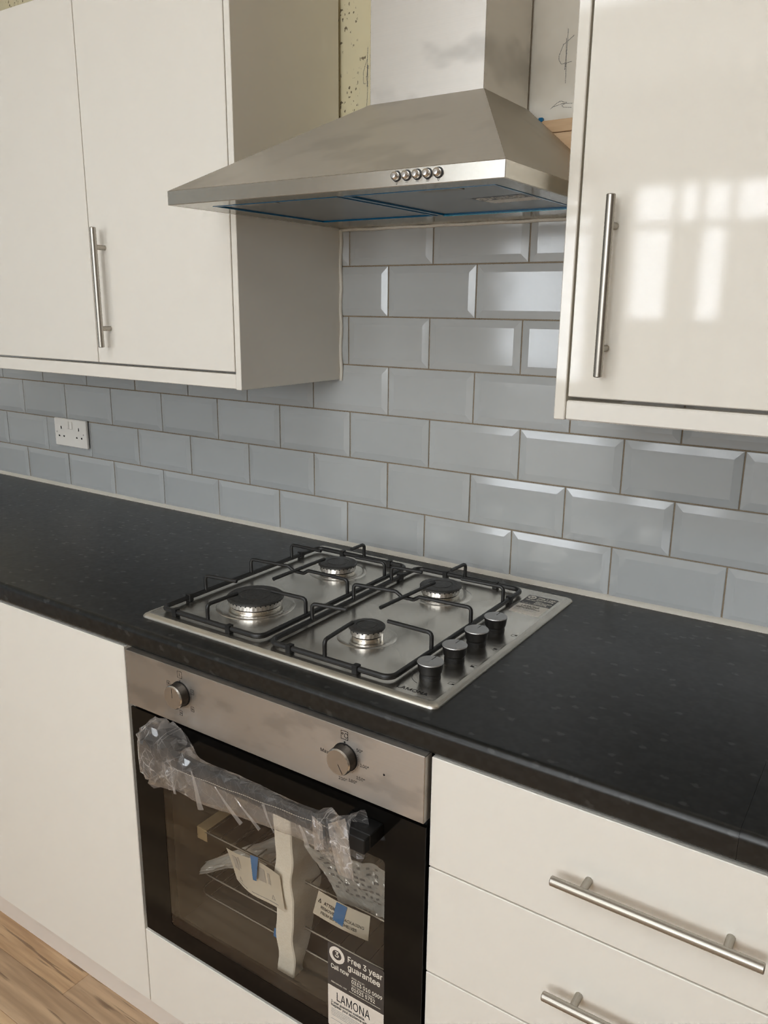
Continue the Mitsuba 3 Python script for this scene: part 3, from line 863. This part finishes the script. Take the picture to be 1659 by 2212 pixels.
# door: black printed glass round a clear window
WX0, WX1, WZ0, WZ1 = -0.1570, 0.3050, -0.5640, -0.2270
from shapely.geometry import Polygon as Poly
dpoly = sbox(OX0, DZ0, OX1 + 0.001, DZ1).difference(Poly(rrect(WX0, WX1, WZ0, WZ1, 0.006)))
m = trimesh.creation.extrude_polygon(dpoly, 0.004, engine='earcut')
d_ = add(f'{oven}__door', upright(m, OYD + 0.004), 'mat_black_glass', label='black glass oven door')
m = trimesh.creation.extrude_polygon(Poly(rrect(WX0 + 0.0002, WX1 - 0.0002, WZ0 + 0.0002, WZ1 - 0.0002, 0.006)), 0.0001, engine='earcut')
win = trimesh.Trimesh(*[np.array(q) for q in ((np.c_[m.vertices[:, 0], np.full(len(m.vertices), OYD + 0.0006), m.vertices[:, 1]]), m.faces[np.abs(m.face_normals[:, 2] - 1) < 0.01])], process=True)
add(f'{d_}__window', win, 'mat_oven_glass', label='clear tinted oven window')
add(f'{oven}__door_body', cat(slab(OX0 + 0.006, WX0 - 0.012, -0.6015, -0.578, DZ0 + 0.004, DZ1 - 0.003), slab(WX1 + 0.012, OX1 - 0.006, -0.6015, -0.578, DZ0 + 0.004, DZ1 - 0.003),
                               slab(WX0 - 0.012, WX1 + 0.012, -0.6015, -0.578, DZ0 + 0.004, WZ0 - 0.006), slab(WX0 - 0.012, WX1 + 0.012, -0.6015, -0.578, WZ1 + 0.006, DZ1 - 0.003)), 'mat_black_matte')
add(f'{oven}__top_gap', slab(OX0 + 0.002, OX1 - 0.002, -0.598, -0.59, DZ1 - 0.004, PZ0 + 0.001), 'mat_black_matte')
# cavity
q = 0.006
KX0, KX1, KZ0, KZ1, KY0, KY1 = -0.170, 0.318, -0.585, -0.205, -0.577, -0.16
cav = cat(slab(KX0 - q, KX0, KY0, KY1, KZ0 - q, KZ1 + q), slab(KX1, KX1 + q, KY0, KY1, KZ0 - q, KZ1 + q), slab(KX0, KX1, KY0, KY1, KZ0 - q, KZ0),
          slab(KX0, KX1, KY0, KY1, KZ1, KZ1 + q), slab(KX0 - q, KX1 + q, KY1, KY1 + q, KZ0 - q, KZ1 + q))
add(f'{oven}__cavity', cav, 'mat_cavity', label='dark enamelled oven cavity')
# handle
HB = (-0.1540, 0.3020)
hn = add(f'{d_}__handle', cat(cbox(HB[0], HB[1], -0.6530, -0.6395, -0.1900, -0.1670, 0.0012)), 'mat_black_matte', label='black bar handle')
del labels[hn]
labels[hn] = {'label': 'black bar handle'}
# its two brackets reach back to the door
add(f'{oven}__handle_bracket', cbox(HB[1] - 0.055, HB[1], -0.6394, OYD - 0.0001, -0.1895, -0.1672, 0.0012), 'mat_black_matte')
add(f'{oven}__handle_bracket', cbox(HB[0], HB[0] + 0.055, -0.6394, OYD - 0.0001, -0.1895, -0.1672, 0.0012), 'mat_black_matte')
sticker(d_, 0.2020, 0.3065, -0.5720, -0.4145, -0.4935, lambda m: upright(m, OYD - 0.0002))

# oven racks
def rack(z, y0, y1, wires, label):
    k = f'{oven}__shelf'
    k = numbered(k, scene)
    c = rrect(KX0 + 0.006, KX1 - 0.006, y0, y1, 0.02, 4)
    add(k, tube(np.c_[c, np.full(len(c), z)], 0.0023, 8, closed=True), 'mat_rack', smooth=50, label=label)
    ws = []
    for x in np.linspace(KX0 + 0.035, KX1 - 0.035, wires):
        ws.append(x)
        add(f'{k}__wire', tube([(x, y0, z + 0.0026), (x, y1, z + 0.0026)], 0.0012, 6), 'mat_rack', smooth=50)


rack(-0.4130, -0.5250, -0.175, 15, 'upper wire oven shelf')
rack(-0.5060, -0.5250, -0.175, 15, 'lower wire oven shelf')
rack(-0.5460, -0.5300, -0.175, 3, 'tray rim low in the oven')

# things inside the oven
zz = np.linspace(-0.5840, -0.225, 40)
L_, R_ = [], []
ring_list = []
for z in zz:
    w = 0.0022 * math.sin((z + 0.58) * 2 * math.pi / 0.105) + 0.0010 * math.sin((z + 0.5) * 2 * math.pi / 0.061)
    t = np.clip((z + 0.585) / 0.14, 0, 1)
    dep = 0.026 + 0.044 * t * t * (3 - 2 * t) + 0.006 * math.sin(z * 70)
    x0, x1 = 0.0550 + w, 0.0925 + w
    ring_list.append(np.array([(x0 + 0.002, -0.5600, z), (x1 - 0.002, -0.5600, z), (x1, -0.5580, z), (x1, -0.5600 + dep, z), (x0, -0.5600 + dep, z), (x0, -0.5580, z)]))
add('foam_packing', loft(ring_list), 'mat_foam', smooth=30, cat_='foam packing', label='wavy white foam block standing upright inside the oven')


def sheet(P, nu=14, nv=10, thick=0.0004, bend=lambda u, v: 0.0):
    """A paper sheet through the corners P (TL, TR, BR, BL), bent along y."""
    P = [np.array(p, float) for p in P]
    g = np.zeros((nv + 1, nu + 1, 3))
    for j in range(nv + 1):
        for i in range(nu + 1):
            u, v = i / nu, j / nv
            p = (1 - v) * ((1 - u) * P[0] + u * P[1]) + v * ((1 - u) * P[3] + u * P[2])
            b = bend(u, v)
            g[j, i] = p + (np.array(b) if np.ndim(b) else np.array([0, b, 0]))
    V = np.vstack([g.reshape(-1, 3), g.reshape(-1, 3) + [0, thick, 0]])
    n = (nu + 1) * (nv + 1)
    F = []
    for j in range(nv):
        for i in range(nu):
            a, b, c, d = j * (nu + 1) + i, j * (nu + 1) + i + 1, (j + 1) * (nu + 1) + i + 1, (j + 1) * (nu + 1) + i
            F += [(a, d, c), (a, c, b), (n + a, n + c, n + d), (n + a, n + b, n + c)]
    edge = [(0, i) for i in range(nu + 1)] + [(j, nu) for j in range(1, nv + 1)] + [(nv, i) for i in range(nu - 1, -1, -1)] + [(j, 0) for j in range(nv - 1, 0, -1)]
    e = [j * (nu + 1) + i for j, i in edge]
    for a, b in zip(e, e[1:] + e[:1]):
        F += [(a, b, n + b), (a, n + b, n + a)]
    return trimesh.Trimesh(V, F, process=False), g


def on_sheet(flat, P, bend, lift=0.0004):
    """Flat print in sheet coordinates (0..1 across, 0..1 down as x, -y) carried onto the bent sheet."""
    P = [np.array(p, float) for p in P]
    v = np.array(flat.vertices)
    u, w = v[:, :1], -v[:, 1:2]
    q = (1 - w) * ((1 - u) * P[0] + u * P[1]) + w * ((1 - u) * P[3] + u * P[2])
    b = np.array([np.array(bend(a, c)) if np.ndim(bend(a, c)) else np.array([0, bend(a, c), 0]) for a, c in np.c_[u, w]])
    return trimesh.Trimesh(q + b - np.array([0, lift, 0]) - np.c_[np.zeros(len(v)), np.clip(v[:, 2:3] * 4000, 0, 1) * 0.0002, np.zeros(len(v))], flat.faces, process=False)


P1 = [(-0.0525, -0.5640, -0.3840), (0.0720, -0.5670, -0.3830), (0.0820, -0.5670, -0.4490), (-0.0300, -0.5640, -0.4370)]
b1 = lambda u, v: np.array([-0.003 * math.sin(v * math.pi), -0.007 * math.sin(u * math.pi) + 0.003 * math.sin(v * math.pi), 0.011 * math.sin(u * math.pi) * (1 - v) - 0.003 * math.sin(2 * math.pi * u)])
m, g = sheet(P1, bend=b1)
add('leaflet', m, 'mat_white_paper', smooth=40, cat_='leaflet', label='curled white leaflet with pale print left of the foam block in the oven')
fl = cat(rect2(0.10, 0.20, -0.55, -0.15), rect2(0.22, 0.26, -0.45, -0.12), rect2(0.62, 0.74, -0.52, -0.15), rect2(0.78, 0.82, -0.50, -0.2), rect2(0.40, 0.90, -0.93, -0.91), rect2(0.10, 0.30, -0.93, -0.91))
for tx, ty in ((0.17, -0.84), (0.83, -0.84)):      # recycling triangles
    fl = cat(fl, line2([(tx - 0.028, ty), (tx + 0.028, ty), (tx, ty + 0.10), (tx - 0.028, ty)], 0.008))
fl = fl.subdivide().subdivide()
add('leaflet__lettering', on_sheet(fl, P1, b1), 'mat_print_grey')
P2 = [(0.1340, -0.5420, -0.3990), (0.2370, -0.5420, -0.3990), (0.2330, -0.5420, -0.4480), (0.1210, -0.5420, -0.4490)]
b2 = lambda u, v: -0.003 * math.sin(u * math.pi)
m, g = sheet(P2, bend=b2)
add('leaflet', m, 'mat_white_paper', smooth=40, cat_='leaflet', label='white warning leaflet headed ATTENTION right of the foam block in the oven')


def unit_text(s, h, x, y, bold, w, aspect=2.2):
    t = meshkit.text_mesh(s, 1.0, 0.00025, bold)
    b = t.bounds
    t.apply_translation([-b[0][0], 0, 0])
    t.apply_scale([w / (b[1][0] - b[0][0]), h, 1])
    t.apply_translation([x, y, 0])
    return t


fl = cat(unit_text('ATTENTION:', 0.125, 0.16, -0.42, True, 0.40), unit_text('REMOVE ALL PACKAGING', 0.115, 0.12, -0.63, False, 0.80), unit_text('FROM BEHIND SHELVES', 0.115, 0.14, -0.84, False, 0.66),
         line2([(0.05, -0.42), (0.10, -0.42), (0.075, -0.27), (0.05, -0.42)], 0.012))
add('leaflet_001__lettering', on_sheet(fl, P2, b2), 'mat_print', label='black warning words')
labels['leaflet_001__lettering'] = {'label': 'black warning words', 'kind': 'stuff'}
labels['leaflet__lettering'] = {'label': 'blocks of pale grey print', 'kind': 'stuff'}


def tape(name, P, label, bend=lambda u, v: 0.0):
    m, g = sheet(P, 3, 8, 0.0003, bend)
    return add(name, m, 'mat_blue_tape', smooth=40, cat_='tape', label=label)


tape('tape_strip', [(0.0160, -0.5765, -0.3610), (0.0340, -0.5765, -0.3580), (0.0270, -0.5752, -0.4080), (0.0190, -0.5752, -0.4090)], 'blue tape strip across the left leaflet in the oven')
tape('tape_strip', [(0.1735, -0.5462, -0.4000), (0.1950, -0.5462, -0.4000), (0.1850, -0.5458, -0.4420), (0.1650, -0.5458, -0.4370)], 'blue tape strip across the warning leaflet in the oven')
tape('tape_strip', [(0.0400, -0.5480, -0.5150), (0.0540, -0.5480, -0.5150), (0.0530, -0.5480, -0.5350), (0.0370, -0.5480, -0.5330)], 'small blue tape strip low on the left side of the foam block')

# foam sheet bag over the rack, printed
def blob_sheet(P, seed, amp, nu=40, nv=24):
    r = np.random.default_rng(seed).uniform(0, 50, 3)
    def bend(u, v):
        q = np.array([u * 5 + r[0], v * 4 + r[1], r[2]])
        return np.array([0, (meshkit.fbm(q, 3, seed) - 0.5) * amp, 0])
    return sheet(P, nu, nv, 0.0006, bend), bend


PB = [(0.100, -0.536, -0.330), (0.262, -0.520, -0.322), (0.268, -0.520, -0.412), (0.168, -0.532, -0.412)]
(m, g), bb = blob_sheet(PB, 4, 0.030)
bag = add('packing_bag', m, 'mat_film_bag', smooth=False, cat_='plastic bag', label='frosted printed plastic bag draped over the upper oven shelf')
rows = []
for j in range(7):
    for i in range(9):
        if (i * 7 + j * 3) % 5 != 0:
            rows.append(rect2(0.10 + i * 0.085, 0.10 + i * 0.085 + 0.03 + 0.007 * ((i * 5 + j * 2) % 5), -0.125 - j * 0.10, -0.09 - j * 0.10))
add('packing_bag__print', on_sheet(cat(*rows).subdivide(), PB, bb, 0.0007), 'mat_bag_print', label='rows of grey print')
labels['packing_bag__print'] = {'label': 'rows of grey print', 'kind': 'stuff'}
PB2 = [(-0.140, -0.532, -0.470), (0.030, -0.490, -0.362), (0.020, -0.498, -0.424), (-0.158, -0.532, -0.506)]
(m, g), bb = blob_sheet(PB2, 9, 0.030, 20, 20)
add('packing_bag', m, 'mat_film_bag', smooth=False, cat_='plastic bag', label='frosted plastic bag hanging at the left end of the oven shelves')
add('packing_card', cat(cbox(-0.165, -0.140, -0.525, -0.24, -0.4095, -0.4080, 0.0004), cbox(-0.165, -0.140, -0.527, -0.5255, -0.4330, -0.4080, 0.0004)), 'mat_card', cat_='cardboard', label='tan cardboard strip on the upper oven shelf at the left')

# ------------------------------------------------------------------ plastic wrap on the oven handle
def wrap():
    """A crumpled film sleeve: stations along the handle, flat facets between jittered points, and raised creases on some edges."""
    key_x = [-0.168, -0.160, -0.142, -0.115, -0.085, -0.055, -0.032, 0.00, 0.06, 0.12, 0.18, 0.215, 0.232, 0.246, 0.262, 0.286]
    top = [-0.172, -0.150, -0.134, -0.127, -0.133, -0.150, -0.160, -0.160, -0.158, -0.160, -0.162, -0.160, -0.150, -0.161, -0.150, -0.134]
    bot = [-0.195, -0.216, -0.238, -0.243, -0.233, -0.231, -0.235, -0.233, -0.226, -0.219, -0.213, -0.214, -0.218, -0.220, -0.222, -0.221]
    yf = [-0.632, -0.650, -0.664, -0.670, -0.669, -0.664, -0.661, -0.660, -0.660, -0.660, -0.659, -0.660, -0.665, -0.661, -0.665, -0.668]
    yb = [-0.622, -0.614, -0.610, -0.608, -0.609, -0.619, -0.630, -0.634, -0.634, -0.634, -0.634, -0.632, -0.626, -0.630, -0.624, -0.620]
    r = np.random.default_rng(12)
    xs = np.r_[np.linspace(-0.168, -0.040, 13), np.linspace(-0.026, 0.205, 17), np.linspace(0.215, 0.286, 9)]
    nt = 18
    V = []
    for i, x in enumerate(xs):
        zt, zb, f_, b_ = (np.interp(x, key_x, q) for q in (top, bot, yf, yb))
        bulge = float(np.clip(1.4 - abs(x + 0.11) / 0.07, 0, 1) + np.clip(1.2 - abs(x - 0.25) / 0.05, 0, 1))
        for j in range(nt):
            t = 2 * math.pi * (j + 0.5 * (i % 2)) / nt
            cy, cz = math.cos(t), math.sin(t)
            y = (f_ + b_) / 2 + (f_ - b_) / 2 * np.sign(cy) * abs(cy) ** 0.75
            z = (zt + zb) / 2 + (zt - zb) / 2 * np.sign(cz) * abs(cz) ** 0.9
            a = 0.0005 + 0.0030 * bulge
            edge = 0.3 if abs(cz) > 0.9 else 1.0
            dx, dy, dz = r.normal(0, 1, 3) * [a * 0.9, a * 0.8, a * edge * 0.9]
            front = -abs(dy) if cy > 0 else abs(dy) * 0.3
            V.append((x + (0 if i == 0 else dx), min(y + front, OYD - 0.0012), z + dz))
    V = np.array(V)
    F, E = [], []
    ns = len(xs)
    for i in range(ns - 1):
        for j in range(nt):
            a, b, c, d = i * nt + j, i * nt + (j + 1) % nt, (i + 1) * nt + (j + 1) % nt, (i + 1) * nt + j
            if (i * 7 + j * 5) % 3 == 0:
                F += [(a, b, d), (b, c, d)]
                E.append((b, d))
            else:
                F += [(a, b, c), (a, c, d)]
                E.append((a, c))
            E += [(a, d)]
    c0 = len(V)
    V = np.vstack([V, V[:nt].mean(0) + [-0.002, 0, 0]])
    F += [(c0, (j + 1) % nt, j) for j in range(nt)]
    return trimesh.Trimesh(V, F, process=False), E, nt


pw = thing('plastic_wrap', 'crumpled clear plastic film left on the oven door handle', 'plastic film')
wm, WE, nt = wrap()
add(f'{pw}__sleeve', wm, 'mat_film', smooth=14)
def gather(x0, z0, x1, z1, w0, w1, y=-0.6636):
    """A narrow doubled-over fold lying on the film."""
    d = np.array([x1 - x0, z1 - z0])
    nrm = np.array([-d[1], d[0]]) / np.linalg.norm(d)
    a = [np.array([x0, z0]) + nrm * w0, np.array([x1, z1]) + nrm * w1, np.array([x1, z1]) - nrm * w1, np.array([x0, z0]) - nrm * w0]
    P = [(a[0][0], y, a[0][1]), (a[1][0], y, a[1][1]), (a[2][0], y, a[2][1]), (a[3][0], y, a[3][1])]
    ph = x0 * 900
    m, _ = sheet(P, 8, 2, 0.00015, lambda u, v: np.array([0.0016 * math.sin(u * 4 + ph), -0.0012 * math.sin(v * math.pi), 0.0014 * math.sin(u * 3.4 + 2 * ph)]))
    return m


FOLDS = [(-0.068, -0.165, -0.058, -0.226, 0.001, 0.003), (-0.020, -0.172, 0.000, -0.231, 0.0015, 0.007), (0.030, -0.178, 0.085, -0.224, 0.001, 0.005), (0.075, -0.182, 0.120, -0.218, 0.001, 0.004),
         (0.128, -0.170, 0.150, -0.212, 0.003, 0.001), (0.196, -0.180, 0.214, -0.208, 0.002, 0.005)]
for q in FOLDS:
    add(f'{pw}__fold', gather(*q), 'mat_film_fold', smooth=30)


def flap(P, seed, amp=0.006):
    r = np.random.default_rng(seed).uniform(0, 30, 3)
    m, g = sheet(P, 5, 5, 0.0002, lambda u, v: np.array([0, (meshkit.noise(np.array([u * 4 + r[0], v * 4 + r[1], r[2]]), seed) - 0.5) * amp, 0]))
    return m


add(f'{pw}__flap', flap([(0.2520, -0.6680, -0.1520), (0.2840, -0.6720, -0.1280), (0.3000, -0.6720, -0.2190), (0.2690, -0.6700, -0.2240)], 2, 0.008), 'mat_film', smooth=False)
add(f'{pw}__flap', flap([(0.2240, -0.6690, -0.1500), (0.2430, -0.6710, -0.1540), (0.2450, -0.6690, -0.1960), (0.2270, -0.6680, -0.2040)], 8, 0.008), 'mat_film', smooth=False)
dash = []
for k, x in enumerate(np.arange(-0.070, 0.245, 0.0042)):
    z = np.interp(x, [-0.07, 0.02, 0.095, 0.235], [-0.182, -0.177, -0.172, -0.163]) + 0.0006 * math.sin(x * 90)
    dash.append(slab(x, x + 0.0026, -0.6632, -0.6627, z, z + 0.0005))
add(f'{pw}__seam', cat(*dash), 'mat_sticker_white')
labels[f'{pw}__seam'] = {'kind': 'stuff', 'label': 'white dashed weld line'}

# ------------------------------------------------------------------ base units
YU = -0.6010
k = thing('base_cabinet', 'white base cabinet with a plain door left of the oven', 'cabinet')
add(f'{k}__carcass', cbox(-0.838, -0.2445, -0.580, -0.02, -0.780, -0.0385, 0.001), 'mat_carcass')
add(f'{k}__door', cbox(-0.840, -0.2418, YU, YU + 0.0185, -0.7860, -0.0415, 0.0011), 'mat_cabinet')
k = thing('base_cabinet', 'white base cabinet beyond the left picture edge beside the plain door', 'cabinet')
add(f'{k}__carcass', cbox(-1.438, -0.842, -0.580, -0.02, -0.780, -0.0385, 0.001), 'mat_carcass')
add(f'{k}__door', cbox(-1.440, -0.8425, YU, YU + 0.0185, -0.7860, -0.0415, 0.0011), 'mat_cabinet')
k = thing('oven_housing', 'white housing round the oven with a plain panel below its door', 'cabinet')
add(f'{k}__side_panel', cbox(-0.2435, -0.2285, -0.5815, -0.02, -0.780, -0.0385, 0.001), 'mat_carcass')
add(f'{k}__side_panel', cbox(0.3705, 0.3725, -0.5815, -0.02, -0.780, -0.0385, 0.0004), 'mat_carcass')
add(f'{k}__shelf_rail', cbox(-0.2280, 0.3700, -0.5815, -0.02, -0.640, -0.6080, 0.001), 'mat_carcass')
add(f'{k}__lower_panel', cbox(-0.2395, 0.3690, YU, YU + 0.0185, -0.7860, -0.6180, 0.0011), 'mat_cabinet')
k = thing('drawer_unit', 'white drawer unit right of the oven with long bar handles', 'drawer unit')
add(f'{k}__carcass', cbox(0.3745, 0.9700, -0.580, -0.02, -0.780, -0.0385, 0.001), 'mat_carcass')
for j, (z1, z0) in enumerate(((-0.0415, -0.2075), (-0.2098, -0.3800), (-0.3825, -0.5530), (-0.5555, -0.7860))):
    d = add(f'{k}__drawer', cbox(0.3730, 0.9715, YU, YU + 0.0185, z0, z1, 0.0011), 'mat_cabinet', label=('top drawer', 'second drawer', 'third drawer', 'bottom drawer')[j])
    bar_handle(d, (0.6735, (-0.1305, -0.2985, -0.4720, -0.6600)[j]), 'x', YU)
k = thing('base_cabinet', 'white base cabinet beyond the drawer unit at the right', 'cabinet')
add(f'{k}__carcass', cbox(0.974, 1.572, -0.580, -0.02, -0.780, -0.0385, 0.001), 'mat_carcass')
add(f'{k}__door', cbox(0.9735, 1.572, YU, YU + 0.0185, -0.7860, -0.0415, 0.0011), 'mat_cabinet')
add('plinth', cbox(-2.2, 1.6, -0.541, -0.525, -WT + 0.0005, -0.7805, 0.0012), 'mat_plinth', cat_='plinth', label='long white plinth board between the base units and the floor')

# ------------------------------------------------------------------ double socket
so = thing('wall_socket', 'white double plug socket on the tiles under the left wall cabinets', 'plug socket')
SX0, SX1, SZ0, SZ1 = -1.2560, -1.1120, 0.1265, 0.2070
add(f'{so}__faceplate', cbox(SX0, SX1, -0.0095, -0.0002, SZ0, SZ1, 0.002), 'mat_white_plastic')
cx = (SX0 + SX1) / 2
for s in (-1, 1):
    add(f'{so}__switch', cbox(cx + s * 0.0075 - 0.0052, cx + s * 0.0075 + 0.0052, -0.0122, -0.0094, SZ0 + 0.052, SZ0 + 0.074, 0.0012), 'mat_white_plastic')
    ox = cx + s * 0.0400
    hole = [slab(ox - 0.0020, ox + 0.0020, -0.0099, -0.0093, SZ0 + 0.049, SZ0 + 0.058)]
    for t in (-1, 1):
        hole.append(slab(ox + t * 0.0110 - 0.0032, ox + t * 0.0110 + 0.0032, -0.0099, -0.0093, SZ0 + 0.0270, SZ0 + 0.0315))
    add(f'{so}__pin_holes', cat(*hole), 'mat_black_matte')
    add(f'{so}__screw', lathe([(0, 0), (0.0024, 0), (0.0024, 0.0005), (0, 0.0005)], 16, (cx + s * 0.0605, -0.0095, SZ0 + 0.040), '-y'), 'mat_print_grey')
